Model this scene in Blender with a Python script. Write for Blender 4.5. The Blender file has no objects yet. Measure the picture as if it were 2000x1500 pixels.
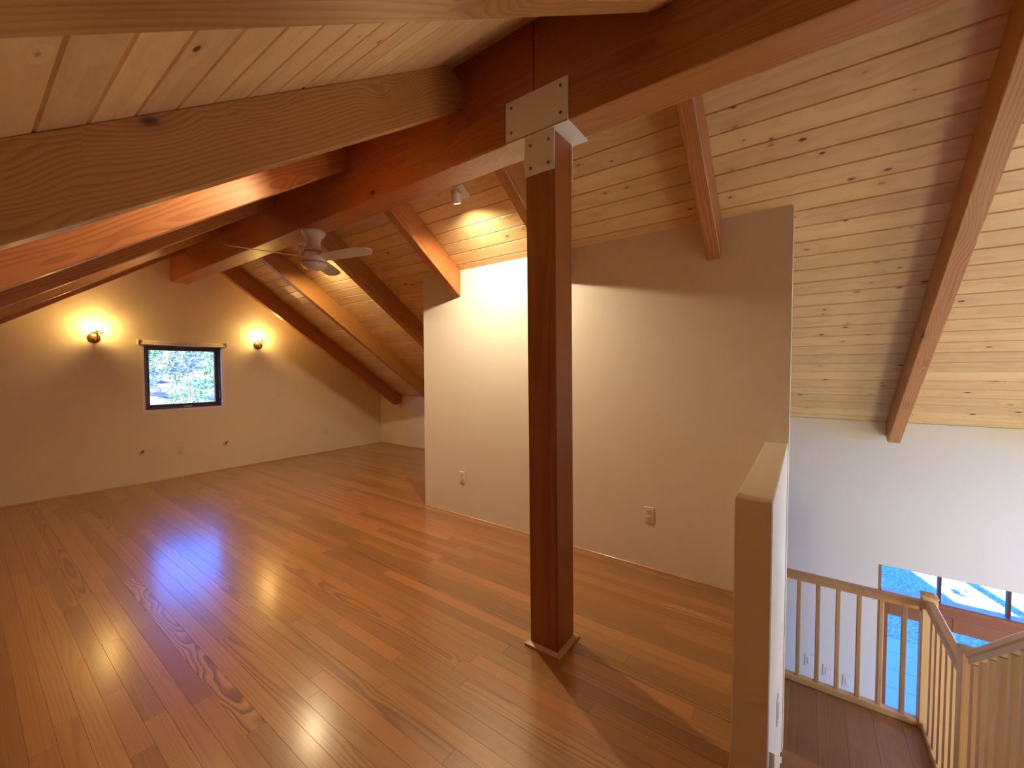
import bpy, bmesh, math, random
from mathutils import Vector, Matrix
random.seed(7)
S = bpy.context.scene
C = S.collection
R = math.radians

# ------------------------------------------------------------------ camera, world, sun, exposure
YAW, PITCH, ROLL, FPX, CH = 54.0692, -2.0116, -0.1508, 791.68, 1.5
def cam_matrix():
    y, t, r = R(YAW), R(PITCH), R(ROLL)
    fw = Vector((math.sin(y)*math.cos(t), math.cos(y)*math.cos(t), math.sin(t)))
    rt = Vector((math.cos(y), -math.sin(y), 0)); up = rt.cross(fw)
    rt2 = rt*math.cos(r) + up*math.sin(r); up2 = rt2.cross(fw)
    m = Matrix((rt2, up2, -fw)).transposed().to_4x4(); m.translation = (0, 0, CH)
    return m
cd = bpy.data.cameras.new('camera'); cam = bpy.data.objects.new('camera', cd); C.objects.link(cam)
cam.matrix_basis = cam_matrix(); cd.sensor_width = 36; cd.lens = FPX/2000*36; cd.clip_start = .02; cd.clip_end = 400
S.camera = cam

SUN_AZ, SUN_EL = 20.0, 25.0          # azimuth of travel from +X towards +Y, elevation
w = bpy.data.worlds.new('world'); S.world = w; w.use_nodes = True
wn, wl = w.node_tree.nodes, w.node_tree.links
bg = wn['Background']
sky = wn.new('ShaderNodeTexSky'); sky.sky_type = 'NISHITA'; sky.sun_disc = False
sky.sun_elevation = R(SUN_EL); sky.sun_rotation = R(270-SUN_AZ); sky.altitude = 2000; sky.dust_density = .3; sky.ozone_density = 3
tint = wn.new('ShaderNodeMix'); tint.data_type = 'RGBA'; tint.blend_type = 'MULTIPLY'; tint.inputs[0].default_value = 1
tint.inputs[7].default_value = (.17, .53, 1.30, 1)     # the camera is balanced for lamp light, so daylight reads cool
wl.new(sky.outputs[0], tint.inputs[6]); wl.new(tint.outputs[2], bg.inputs[0]); bg.inputs[1].default_value = 1.65

sl = bpy.data.lights.new('sun', 'SUN'); sun = bpy.data.objects.new('sun', sl); C.objects.link(sun)
sl.energy = 28.0; sl.angle = R(.6); sl.color = (1, .93, .82)
sd = Vector((math.cos(R(SUN_AZ))*math.cos(R(SUN_EL)), math.sin(R(SUN_AZ))*math.cos(R(SUN_EL)), -math.sin(R(SUN_EL))))
sun.rotation_euler = sd.to_track_quat('-Z', 'Y').to_euler()
def portal(name, loc, rot, sx, sy):
    l = bpy.data.lights.new(name, 'AREA'); l.shape = 'RECTANGLE'; l.size = sx; l.size_y = sy; l.cycles.is_portal = True
    o = bpy.data.objects.new(name, l); C.objects.link(o); o.location = loc; o.rotation_euler = rot
SPOT_W, BULB_E, FILL_E = 122.0, 165.0, 16.8
vs = S.view_settings
vs.view_transform = 'Standard'; vs.look = 'None'; vs.exposure = 0.42; vs.gamma = 1.0; vs.use_curve_mapping = False
S.cycles.max_bounces = 8; S.cycles.diffuse_bounces = 7; S.cycles.glossy_bounces = 3; S.cycles.transparent_max_bounces = 8
S.cycles.use_adaptive_sampling = True; S.cycles.adaptive_threshold = .1; S.cycles.adaptive_min_samples = 16
S.cycles.caustics_reflective = False; S.cycles.caustics_refractive = False; S.cycles.sample_clamp_indirect = 6.0

# ------------------------------------------------------------------ measures of the room (metres)
XE, XL, XK = 5.186, -1.46, 3.041          # stair-side eave wall, opposite eave wall, face of the partition
YF, YB = 7.111, -4.10                     # window wall, opposite gable wall
SL = .7028; TH = math.atan(SL)
XRG, ZRG = 1.8626, 3.332                  # ridge line of the ceiling
XB0, XB1, ZB = 1.7992, 1.9992, 2.7216     # ridge beam
ZLOW = -2.72; ZLAND = -1.15
def zr(x): return .9964 + SL*(XE-x)
def zlf(x): return 3.286 + SL*(x-1.797)

# ------------------------------------------------------------------ mesh helpers
def link(o, parent=None, mat=None):
    C.objects.link(o)
    if mat is not None: o.data.materials.append(mat)
    if parent is not None:
        o.parent = parent; o.matrix_parent_inverse = parent.matrix_basis.inverted()
    return o
def raw(name, verts, faces, mat, parent=None, M=None, smooth=False):
    me = bpy.data.meshes.new(name); me.from_pydata([tuple(v) for v in verts], [], faces)
    bm = bmesh.new(); bm.from_mesh(me); bmesh.ops.recalc_face_normals(bm, faces=bm.faces); bm.to_mesh(me); bm.free()
    if smooth:
        for p in me.polygons: p.use_smooth = True
    o = bpy.data.objects.new(name, me)
    if M is not None: o.matrix_basis = M
    return link(o, parent, mat)
BOXF = [(0,1,3,2), (4,6,7,5), (0,4,5,1), (2,3,7,6), (0,2,6,4), (1,5,7,3)]
def bm_box(bm, lo, hi, bevel=0, seg=1):
    vs_ = [bm.verts.new((x, y, z)) for x in (lo[0], hi[0]) for y in (lo[1], hi[1]) for z in (lo[2], hi[2])]
    fs = [bm.faces.new([vs_[i] for i in f]) for f in BOXF]
    if bevel:
        es = list({e for f in fs for e in f.edges})
        bmesh.ops.bevel(bm, geom=es, offset=bevel, segments=seg, affect='EDGES', profile=.5)
def bmo(name, bm, mat, parent=None, M=None, smooth=False):
    bmesh.ops.recalc_face_normals(bm, faces=bm.faces)
    me = bpy.data.meshes.new(name); bm.to_mesh(me); bm.free()
    if smooth:
        for p in me.polygons: p.use_smooth = True
    o = bpy.data.objects.new(name, me)
    if M is not None: o.matrix_basis = M
    return link(o, parent, mat)
def box(name, lo, hi, mat, parent=None, bevel=0, seg=1):
    """axis-aligned box given in world coordinates; origin at its low-corner centre"""
    c = Vector(((lo[0]+hi[0])/2, (lo[1]+hi[1])/2, lo[2]))
    bm = bmesh.new(); bm_box(bm, Vector(lo)-c, Vector(hi)-c, bevel, seg)
    return bmo(name, bm, mat, parent, Matrix.Translation(c))
def boxes(name, lst, mat, parent=None, bevel=0):
    c = Vector(lst[0][0])
    bm = bmesh.new()
    for lo, hi in lst: bm_box(bm, Vector(lo)-c, Vector(hi)-c, bevel)
    return bmo(name, bm, mat, parent, Matrix.Translation(c))
def frame(p0, p1, up):
    x = (Vector(p1)-Vector(p0)).normalized(); y = Vector(up).cross(x).normalized(); z = x.cross(y)
    m = Matrix((x, y, z)).transposed().to_4x4(); m.translation = p0
    return m
def bar(name, p0, p1, wd, ht, mat, parent=None, up=(0,0,1), bevel=0, seg=1, sk0=0, sk1=0):
    """bar along p0-p1, local x along the grain; sk: end cut, shift in x per unit of z"""
    L = (Vector(p1)-Vector(p0)).length
    bm = bmesh.new(); bm_box(bm, (0, -wd/2, -ht/2), (L, wd/2, ht/2))
    for v in bm.verts:
        v.co.x += (sk0 if v.co.x < L/2 else sk1)*v.co.z
    if bevel: bmesh.ops.bevel(bm, geom=list(bm.edges), offset=bevel, segments=seg, affect='EDGES', profile=.5)
    return bmo(name, bm, mat, parent, frame(p0, p1, up))
def prism(name, poly, ax, a0, a1, mat, parent=None):
    """polygon of (u, v) extruded along axis ax ('x': u=y, v=z; 'y': u=x, v=z; 'z': u=x, v=y)"""
    n = len(poly)
    def P(u, v, a): return (a, u, v) if ax == 'x' else (u, a, v) if ax == 'y' else (u, v, a)
    vs_ = [P(u, v, a0) for u, v in poly]+[P(u, v, a1) for u, v in poly]
    fs = [tuple(range(n)), tuple(range(2*n-1, n-1, -1))]+[(i, (i+1) % n, n+(i+1) % n, n+i) for i in range(n)]
    return raw(name, vs_, fs, mat, parent)
def prisms(name, polys, ax, a0, a1, mat):
    vs_, fs = [], []
    def P(u, v, a): return (a, u, v) if ax == 'x' else (u, a, v) if ax == 'y' else (u, v, a)
    for poly in polys:
        n = len(poly); b = len(vs_)
        vs_ += [P(u, v, a0) for u, v in poly]+[P(u, v, a1) for u, v in poly]
        fs += [tuple(b+i for i in range(n)), tuple(b+i for i in range(2*n-1, n-1, -1))]+[(b+i, b+(i+1) % n, b+n+(i+1) % n, b+n+i) for i in range(n)]
    return raw(name, vs_, fs, mat)
def lathe(name, prof, mat, parent=None, M=None, n=28, smooth=True):
    vs_, fs = [], []
    for r_, z in prof:
        for k in range(n):
            a = 2*math.pi*k/n; vs_.append((r_*math.cos(a), r_*math.sin(a), z))
    for i in range(len(prof)-1):
        for k in range(n): fs.append((i*n+k, i*n+(k+1) % n, (i+1)*n+(k+1) % n, (i+1)*n+k))
    o = raw(name, vs_, fs, mat, parent, M, smooth)
    return o
def tube(name, pts, r, mat, parent=None, n=10):
    pts = [Vector(p) for p in pts]; vs_, fs = [], []
    o0 = pts[0]
    for i, p in enumerate(pts):
        t = (pts[min(i+1, len(pts)-1)]-pts[max(i-1, 0)]).normalized()
        a = Vector((0, 0, 1)) if abs(t.z) < .9 else Vector((1, 0, 0))
        u = t.cross(a).normalized(); v = t.cross(u)
        for k in range(n):
            an = 2*math.pi*k/n; vs_.append(p-o0+(u*math.cos(an)+v*math.sin(an))*r)
    for i in range(len(pts)-1):
        for k in range(n): fs.append((i*n+k, i*n+(k+1) % n, (i+1)*n+(k+1) % n, (i+1)*n+k))
    fs += [tuple(range(n)), tuple(range((len(pts)-1)*n, len(pts)*n))]
    return raw(name, vs_, fs, mat, parent, Matrix.Translation(o0), True)
def empty(name, loc=None, M=None):
    o = bpy.data.objects.new(name, None); C.objects.link(o); o.empty_display_size = .1
    o.matrix_basis = M if M is not None else Matrix.Translation(Vector(loc))
    return o
def tag(o, label, cat, group=None):
    o['label'] = label; o['category'] = cat
    if group: o['group'] = group
    return o
def struct(o, label=None):
    o['kind'] = 'structure'
    if label: o['label'] = label
    return o
def kids(o): return [c for c in C.objects if c.parent == o]
def dup(root, M):
    T = M @ root.matrix_basis.inverted()
    def cp(o, par):
        c = o.copy(); C.objects.link(c); c.matrix_basis = T @ o.matrix_basis
        if par is not None:
            c.parent = par; c.matrix_parent_inverse = par.matrix_basis.inverted()
        for k in kids(o): cp(k, c)
        return c
    return cp(root, None)

# ------------------------------------------------------------------ materials
class NT:
    def __init__(s, name):
        s.m = bpy.data.materials.new(name); s.m.use_nodes = True
        s.t = s.m.node_tree; s.n = s.t.nodes; s.l = s.t.links; s.p = s.n['Principled BSDF']; s.out = s.n['Material Output']
    def N(s, typ, **kw):
        n = s.n.new('ShaderNode'+typ)
        for k, v in kw.items(): setattr(n, k, v)
        return n
    def set(s, sock, v):
        if hasattr(v, 'is_linked') or hasattr(v, 'links'): s.l.new(v, sock)
        elif isinstance(v, (int, float)): sock.default_value = v if sock.type == 'VALUE' else (v, v, v)
        elif sock.type == 'RGBA' and len(v) == 3: sock.default_value = (*v, 1)
        else: sock.default_value = v
    def M(s, op, a, b=0., c=0.):
        n = s.N('Math', operation=op)
        for i, v in enumerate((a, b, c)): s.set(n.inputs[i], v)
        return n.outputs[0]
    def V(s, op, a, b=(0, 0, 0)):
        n = s.N('VectorMath', operation=op); s.set(n.inputs[0], a); s.set(n.inputs[1], b)
        return n.outputs['Value'] if op in ('LENGTH', 'DISTANCE', 'DOT_PRODUCT') else n.outputs[0]
    def mix(s, f, a, b, mode='MIX'):
        n = s.N('Mix', data_type='RGBA', blend_type=mode)
        s.set(n.inputs[0], f); s.set(n.inputs[6], a); s.set(n.inputs[7], b)
        return n.outputs[2]
    def noise(s, vec, scale, detail=2., rough=.5, dist=0.):
        n = s.N('TexNoise'); s.set(n.inputs['Vector'], vec)
        for k, v in (('Scale', scale), ('Detail', detail), ('Roughness', rough), ('Distortion', dist)): n.inputs[k].default_value = v
        return n.outputs[0]
    def step(s, x, a, b, o0=0., o1=1.):
        n = s.N('MapRange', interpolation_type='SMOOTHSTEP'); s.set(n.inputs[0], x)
        for i, v in enumerate((a, b, o0, o1)): n.inputs[i+1].default_value = v
        return n.outputs[0]
    def sep(s, v):
        n = s.N('SeparateXYZ'); s.set(n.inputs[0], v); return n.outputs
    def comb(s, x, y, z):
        n = s.N('CombineXYZ')
        for i, v in enumerate((x, y, z)): s.set(n.inputs[i], v)
        return n.outputs[0]
    def bump(s, h, strength, dist):
        n = s.N('Bump'); n.inputs['Strength'].default_value = strength; n.inputs['Distance'].default_value = dist
        s.set(n.inputs['Height'], h); s.l.new(n.outputs[0], s.p.inputs['Normal'])

def wood(name, light, dark, knot=(.09, .03, .012), pitch=.012, contrast=.8, wob=.05, knots=.0, kscale=5., ksize=.05, rough=.5, coat=0., var=.3, huevar=.02, coatr=.1, stretch=.12, kden=.5, kz=.25):
    """wood with growth rings cut lengthwise: local x is the grain"""
    g = NT(name); p = g.p
    tc = g.N('TexCoord').outputs['Object']; rnd = g.N('ObjectInfo').outputs['Random']
    r2 = g.M('FRACT', g.M('MULTIPLY', rnd, 17.31)); r3 = g.M('FRACT', g.M('MULTIPLY', rnd, 91.7))
    P = g.V('ADD', tc, g.comb(g.M('MULTIPLY', rnd, 60), g.M('MULTIPLY', r2, 9), g.M('MULTIPLY', r3, 7)))
    x, y, z = g.sep(P); lx, ly, lz = g.sep(tc)
    flat = g.comb(g.M('MULTIPLY', x, stretch), y, z)
    n1 = g.M('SUBTRACT', g.noise(flat, 5., 2., .5, 0.), .5)
    # heart of the tree lies a little off the piece
    oy = g.M('MULTIPLY', g.M('SUBTRACT', r2, .5), .14); oz = g.M('ADD', .06, g.M('MULTIPLY', r3, .10))
    rad = g.V('LENGTH', g.comb(0., g.M('ADD', ly, oy), g.M('ADD', lz, oz)))
    rad = g.M('ADD', rad, g.M('MULTIPLY', n1, wob))
    kd = None
    if knots:
        vo = g.N('TexVoronoi', feature='F1'); g.set(vo.inputs['Vector'], g.comb(g.M('MULTIPLY', x, .5), g.M('ADD', y, z), 0.))
        vo.inputs['Scale'].default_value = kscale; vo.inputs['Randomness'].default_value = 1.
        cr = g.sep(vo.outputs['Color'])
        kd = g.M('DIVIDE', vo.outputs['Distance'], g.M('ADD', .35, g.M('MULTIPLY', cr[1], .9)))
        has = g.M('GREATER_THAN', cr[0], 1-kden)
        near = g.M('MULTIPLY', g.step(kd, ksize*7, 0.), has)
        rad = g.M('ADD', rad, g.M('MULTIPLY', near, knots*.03))
    ring = g.M('FRACT', g.M('DIVIDE', rad, pitch))
    late = g.M('MULTIPLY', g.step(ring, .25, .85), g.step(ring, 1., .9))
    fib = g.noise(g.comb(g.M('MULTIPLY', x, 3.), g.M('MULTIPLY', y, 160), g.M('MULTIPLY', z, 160)), 1., 0., .5)
    broad = g.noise(g.comb(g.M('MULTIPLY', x, .6), g.M('MULTIPLY', y, 12), g.M('MULTIPLY', z, 12)), 1., 1., .5)
    f = g.M('ADD', g.M('MULTIPLY', late, contrast), g.M('MULTIPLY', g.M('SUBTRACT', fib, .5), .35))
    f = g.M('ADD', f, g.M('MULTIPLY', g.M('SUBTRACT', broad, .5), .5))
    col = g.mix(g.M('MINIMUM', g.M('MAXIMUM', f, 0.), 1.), light, dark)
    if knots:
        core = g.M('MULTIPLY', g.step(kd, ksize*1.15, ksize*.55), has)
        halo = g.M('MULTIPLY', g.step(kd, ksize*3., ksize*.8), has)
        col = g.mix(g.M('MULTIPLY', halo, .35), col, dark)
        col = g.mix(g.M('MULTIPLY', core, g.M('ADD', .55, g.M('MULTIPLY', cr[2], .45))), col, knot)
    hs = g.N('HueSaturation'); g.set(hs.inputs['Color'], col)
    g.set(hs.inputs['Hue'], g.M('ADD', .5, g.M('MULTIPLY', g.M('SUBTRACT', r3, .5), huevar)))
    g.set(hs.inputs['Value'], g.M('ADD', 1., g.M('MULTIPLY', g.M('SUBTRACT', r2, .5), var)))
    g.l.new(hs.outputs[0], p.inputs['Base Color'])
    p.inputs['Roughness'].default_value = rough
    if coat: p.inputs['Coat Weight'].default_value = coat; p.inputs['Coat Roughness'].default_value = coatr
    if coat > .5: g.bump(fib, .12, .001)
    return g.m

def paint(name, col, rough=.7, peel=.25):
    g = NT(name); tc = g.N('TexCoord').outputs['Object']
    n = g.noise(tc, 90., 1., .6); big = g.noise(tc, 1.3, 2., .5)
    g.l.new(g.mix(g.M('MULTIPLY', big, .12), col, tuple(c*.82 for c in col)), g.p.inputs['Base Color'])
    g.p.inputs['Roughness'].default_value = rough; g.bump(n, peel, .002)
    return g.m
def plain(name, col, rough=.5, metal=0., grime=.08, bump=0.):
    g = NT(name); tc = g.N('TexCoord').outputs['Object']
    n = g.noise(tc, 14., 4., .6)
    g.l.new(g.mix(g.M('MULTIPLY', n, grime*2), col, tuple(c*.6 for c in col)), g.p.inputs['Base Color'])
    g.p.inputs['Roughness'].default_value = rough; g.p.inputs['Metallic'].default_value = metal
    if bump: g.bump(g.noise(tc, 60., 3.), bump, .002)
    return g.m
def glass(name, tint=(1, 1, 1), refl=1.5):
    g = NT(name); g.n.remove(g.p)
    tr = g.N('BsdfTransparent'); tr.inputs[0].default_value = (*tint, 1)
    gl = g.N('BsdfGlossy'); gl.inputs['Roughness'].default_value = .02
    lw = g.N('LayerWeight'); lw.inputs[0].default_value = .5
    fac = g.M('ADD', .03, g.M('MULTIPLY', g.M('POWER', lw.outputs['Facing'], 4.), refl-.9))
    mx = g.N('MixShader'); g.l.new(fac, mx.inputs[0]); g.l.new(tr.outputs[0], mx.inputs[1]); g.l.new(gl.outputs[0], mx.inputs[2])
    g.l.new(mx.outputs[0], g.out.inputs[0]); return g.m
def emit(name, col, st):
    g = NT(name); g.p.inputs['Base Color'].default_value = (*col, 1)
    g.p.inputs['Emission Color'].default_value = (*col, 1); g.p.inputs['Emission Strength'].default_value = st
    return g.m

m_wall = paint('warm_white_wall_paint', (.79, .73, .61))
m_fir = wood('fir_timber', (.50, .215, .062), (.25, .078, .018), (.06, .017, .008), pitch=.015, contrast=.5, wob=.11, knots=1.8, kscale=5., ksize=.10, rough=.45, coat=.08, coatr=.3, var=.15, kden=.68, kz=.9, stretch=.2)
m_beam = wood('red_fir_beam', (.40, .135, .034), (.24, .06, .013), (.06, .015, .008), pitch=.016, contrast=.42, wob=.12, knots=1.4, kscale=4., ksize=.075, rough=.42, coat=.15, coatr=.3, var=.06, kden=.4, kz=.9, stretch=.16)
m_post = wood('red_fir_post', (.31, .085, .02), (.17, .036, .008), (.05, .012, .006), pitch=.012, contrast=.5, wob=.06, knots=1., kscale=4.5, ksize=.06, rough=.42, coat=.15, coatr=.25, var=.0, kden=.3)
m_deck = wood('pine_decking', (.76, .53, .265), (.61, .38, .155), (.13, .05, .015), pitch=.035, contrast=.42, wob=.09, knots=.8, kscale=12., ksize=.115, rough=.45, coat=.1, coatr=.3, var=.2, huevar=.008, kden=.95)
FL = dict(rough=.36, coat=1., coatr=.2, var=.42, huevar=.012)
m_floor = [wood('fir_floor_straight_grain', (.36, .16, .047), (.265, .10, .027), pitch=.0035, contrast=.5, wob=.02, **FL),
           wood('fir_floor_mild_grain', (.375, .168, .05), (.265, .10, .027), pitch=.008, contrast=.45, wob=.06, **FL),
           wood('fir_floor_cathedral_grain', (.385, .176, .056), (.195, .068, .02), pitch=.009, contrast=.75, wob=.085, knots=.4, kscale=4., ksize=.04, kden=.25, **FL)]
m_curly = wood('fir_floor_curly_grain', (.43, .205, .08), (.18, .066, .022), pitch=.0085, contrast=.95, wob=.10, stretch=.3, **FL)
m_land = wood('brown_landing_floor', (.32, .16, .058), (.23, .104, .034), pitch=.009, contrast=.5, wob=.05, knots=.4, kscale=3., ksize=.05, kden=.3, rough=.5, var=.2)
m_rail = wood('pale_rail_timber', (.62, .41, .21), (.52, .32, .145), pitch=.02, contrast=.35, wob=.04, rough=.45, coat=.15, coatr=.3, var=.15)
m_trimw = wood('fir_trim', (.52, .29, .12), (.40, .19, .065), pitch=.012, contrast=.4, wob=.03, rough=.4, coat=.3, coatr=.2, var=.1)
m_door = wood('reddish_door_timber', (.34, .115, .045), (.22, .062, .022), pitch=.012, contrast=.4, wob=.03, rough=.4, coat=.2, var=.1)
m_dkwin = plain('dark_brown_window_wood', (.075, .028, .018), .4)
m_steel = plain('white_painted_steel', (.80, .78, .74), .45, 0., .1, .1)
m_bolt = plain('grey_bolt_head', (.22, .19, .15), .35, .7)
m_fan = plain('off_white_enamel', (.60, .55, .47), .38)
m_black = plain('dark_seam', (.02, .015, .012), .6)
m_plastic = plain('white_plastic', (.78, .72, .64), .4)
m_slot = plain('slot_shadow_brown', (.12, .07, .04), .6)
m_brass = plain('aged_brass', (.36, .21, .07), .32, .9)
m_grey = plain('satin_nickel', (.55, .53, .52), .35, .6)
m_copper = plain('copper_pipe', (.35, .14, .06), .4, .8)
m_blind = plain('cream_roller_blind', (.66, .60, .52), .7)
m_case = plain('white_gloss_paint', (.86, .84, .82), .4)
m_pane = glass('window_glass')
m_shade = glass('seeded_glass', (1, .97, .9), 1.2)
m_bulb = emit('warm_bulb', (1., .63, .2), BULB_E)
m_fill_glow = emit('added_fill_glow', (1., .93, .56), FILL_E)  # glow of the two unseen globes added as fill light
m_lens = emit('lamp_lens', (1., .80, .52), 20.)
m_pale = plain('pale_tile_floor', (.6, .55, .48), .5)
m_sub = plain('subfloor_board', (.30, .2, .12), .8)
m_roof = plain('roof_shingle_brown', (.16, .13, .11), .9)
m_alum = plain('pale_exterior_stucco', (.55, .50, .44), .9)

# ------------------------------------------------------------------ room shell
WIN = (1.494, 2.376, .968, 1.845)     # opening of the gable window: x0 x1 z0 z1
def gable(name, y0, y1, holes, label):
    xs = sorted({XL, XE, XRG, *[h for q in holes for h in q[:2]]})
    top = lambda x: min(zr(x), zlf(x))+.01
    polys = []
    for a, b in zip(xs, xs[1:]):
        h = [q for q in holes if q[0] <= a+1e-6 and q[1] >= b-1e-6]
        if not h: polys.append([(a, -2.8), (b, -2.8), (b, top(b)), (a, top(a))])
        else:
            q = h[0]
            polys.append([(a, -2.8), (b, -2.8), (b, q[2]), (a, q[2])])
            polys.append([(a, q[3]), (b, q[3]), (b, top(b)), (a, top(a))])
    return struct(prisms(name, polys, 'y', y0, y1, m_wall), label)
gable('wall_far', YF, YF+.2, [WIN], 'warm white gable wall with the small window and two sconces')
GW = (2.2, 4.55, -2.3, 1.35)
gable('wall_back', YB-.16, YB, [GW], 'gable wall of the open room below')
DOOR = (-2.31, -.603, ZLOW, -.383)    # y0 y1 z0 z1
struct(prisms('wall_right', [[(YB-.16, -2.8), (DOOR[0], -2.8), (DOOR[0], .9964), (YB-.16, .9964)],
                             [(DOOR[0], DOOR[3]), (DOOR[1], DOOR[3]), (DOOR[1], .9964), (DOOR[0], .9964)],
                             [(DOOR[1], -2.8), (YF+.2, -2.8), (YF+.2, .9964), (DOOR[1], .9964)]], 'x', XE, XE+.18, m_wall),
       'tall white eave wall with the glazed entry')
struct(prism('wall_left', [(YB-.16, -2.8), (YF+.2, -2.8), (YF+.2, .9964), (YB-.16, .9964)], 'x', XL-.18, XL, m_wall), 'low eave wall on the far side of the loft')
YK0, YK1 = 3.3967, .0772
struct(prism('wall_partition', [(XK, -1.15), (XK+.14, -1.15), (XK+.14, zr(XK+.14)+.005), (XK, zr(XK)+.005)], 'y', YK1, YK0, m_wall), 'tall cream partition behind the timber post')
struct(prism('wall_return', [(XK+.14, 0), (XE, 0), (XE, zr(XE)+.005), (XK+.14, zr(XK+.14)+.005)], 'y', YK0-.12, YK0-.001, m_wall), 'cream return wall at the end of the partition')
XP, ZP = 1.6507, 1.0368
struct(box('wall_stair', (XP, .0827, -1.15), (XK, .1996, ZP), m_wall, bevel=.004), 'half-height cream wall beside the stairs')
struct(box('wall_loft_edge', (XL, -1.12, -.25), (1.62, -1.0, ZP), m_wall), 'half-height wall at the open edge of the loft')

# floors ------------------------------------------------------------
flo = boxes('floor', [((XL, -1.0, -.25), (1.70, YF, -.021)), ((1.70, .0827, -.25), (XK, YF, -.021)), ((XK+.001, YK0-.12, -.25), (XE, YF, -.021))], m_sub)
struct(flo, 'glossy fir plank floor of the loft')
PW, X0 = .0768, .6646-.0768*9
fixed = {9: [(1.84, 3.92, 'curly')], 17: [], 20: [(1.838, 1.938, 'dark')]}
strips = []
def add_plank(xa, xb, ya, yb, kind=None, k=0):
    bm = bmesh.new(); L = yb-ya-.0004; wd = xb-xa-.0004
    bm_box(bm, (0, -wd/2, -.02), (L, wd/2, 0))
    es = [e for e in bm.edges if all(v.co.z > -.001 for v in e.verts)]
    bmesh.ops.bevel(bm, geom=es, offset=.0005, segments=1, affect='EDGES')
    if kind == 'curly': mt = m_curly
    elif kind == 'dark': mt = m_floor[0]
    else: mt = m_floor[random.choices((0, 1, 2), (6, 4, .8))[0]]
    o = bmo('plank', bm, mt, flo, Matrix.Translation(((xa+xb)/2, ya, 0)) @ Matrix.Rotation(R(90), 4, 'Z'))
    return o
def run(xa, xb, y0, y1, fx=()):
    cuts = [y0]
    y = y0-random.uniform(0, 1.2)
    while True:
        y += random.choice((.55, .9, 1.3, 1.7, 2.1, 2.6, 3.0))*random.uniform(.85, 1.15)
        if y > y1-.25: break
        if y > y0+.15 and not any(f[0]-.2 < y < f[1]+.2 for f in fx): cuts.append(y)
    for f in fx: cuts += [f[0], f[1]]
    cuts = sorted(set(cuts))+[y1]
    for a, b in zip(cuts, cuts[1:]):
        kd = [f[2] for f in fx if abs(f[0]-a) < 1e-4]
        add_plank(xa, xb, a, b, kd[0] if kd else None)
i = 0; x = X0
while x < XE-.01:
    xb = min(x+PW, XE)
    if x < XK-.02:
        xb = min(xb, XK) if xb > XK-.03 else xb
        y0 = .2 if x > 1.66 else -.98
        run(x, xb, y0, YF, fixed.get(i, ()))
    else:
        run(x, xb, YK0, YF)
    x = xb; i += 1
# planks on the unseen side of the loft, one piece of stuff
bm = bmesh.new(); x = X0
while x > XL+.01:
    a = max(XL, x-PW); bm_box(bm, (a+.0004, -.98, -.02), (x-.0004, YF, 0)); x = a
o = bmo('planks', bm, m_floor[0], flo, Matrix.Identity(4)); o['kind'] = 'stuff'
struct(box('floor_lower', (XL, YB, -2.85), (XE, YF, ZLOW), m_pale), 'pale floor of the room below')

# ceilings ----------------------------------------------------------
RAF_Y = {'a': 6.50, 'b': 5.29, 'c': 4.085, 'd': 2.888, 'e': 1.688, 'f': .517, 'g': -.667, 'h': -1.85, 'i': -3.03}
BP = .1013
cl_r = prism('ceiling_right', [(XRG, zr(XRG)+.02), (XE+.18, zr(XE+.18)+.02), (XE+.18, zr(XE+.18)+.2), (XRG, zr(XRG)+.2)], 'y', YB-.16, YF+.2, m_sub)
cl_l = prism('ceiling_left', [(XRG, zlf(XRG)+.02), (XL-.18, zlf(XL-.18)+.02), (XL-.18, zlf(XL-.18)+.2), (XRG, zlf(XRG)+.2)], 'y', YB-.16, YF+.2, m_sub)
struct(cl_r, 'knotty pine plank ceiling sloping down to the stair-side eave'); struct(cl_l, 'knotty pine plank ceiling sloping down on the far side of the ridge')
def deck_board(par, xa, xb, ya, yb, right):
    zf = zr if right else zlf
    pa, pb = Vector((xa, 0, zf(xa))), Vector((xb, 0, zf(xb)))
    wd = (pb-pa).length-.001; L = yb-ya-.001
    mid = (pa+pb)/2; mid.y = ya
    across = (pb-pa).normalized(); nrm = Vector((0, 1, 0)).cross(across)
    bm = bmesh.new()
    s = 1 if nrm.z > 0 else -1               # local z away from the room
    prof = [(-wd/2, .02), (-wd/2, .006), (-wd/2+.0055, 0), (wd/2-.0055, 0), (wd/2, .006), (wd/2, .02)]
    va = [bm.verts.new((0, u, v*s)) for u, v in prof]; vb = [bm.verts.new((L, u, v*s)) for u, v in prof]
    bm.faces.new(va); bm.faces.new(vb[::-1])
    for k in range(6): bm.faces.new((va[k], va[(k+1) % 6], vb[(k+1) % 6], vb[k]))
    M = Matrix((Vector((0, 1, 0)), across, nrm)).transposed().to_4x4(); M.translation = mid
    bmo('board', bm, m_deck, par, M)
joints = [RAF_Y[k] for k in 'abcdefghi']
for side in (True, False):
    if side: xs = [3.188+BP*k for k in range(-12, 20)]
    else: xs = [.144+BP*k for k in range(-16, 18)]
    for xa in xs:
        xb = xa+BP
        if side: xa, xb = max(xa, XB1-.01), min(xb, XE)
        else: xa, xb = max(xa, XL), min(xb, XB0+.01)
        if xb-xa < .01: continue
        cuts = [YB, *sorted(random.sample([RAF_Y[k] for k in 'cegi'], random.choice((1, 1, 2)))), YF]
        for a, b in zip(cuts, cuts[1:]): deck_board(cl_r if side else cl_l, xa, xb, a, b, side)
struct(prism('roof_right', [(XRG, 3.56), (XE+.5, zr(XE+.5)+.23), (XE+.5, zr(XE+.5)+.33), (XRG, 3.68)], 'y', YB-.17, YF+.4, m_roof), 'brown shingle roof slope')
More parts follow.
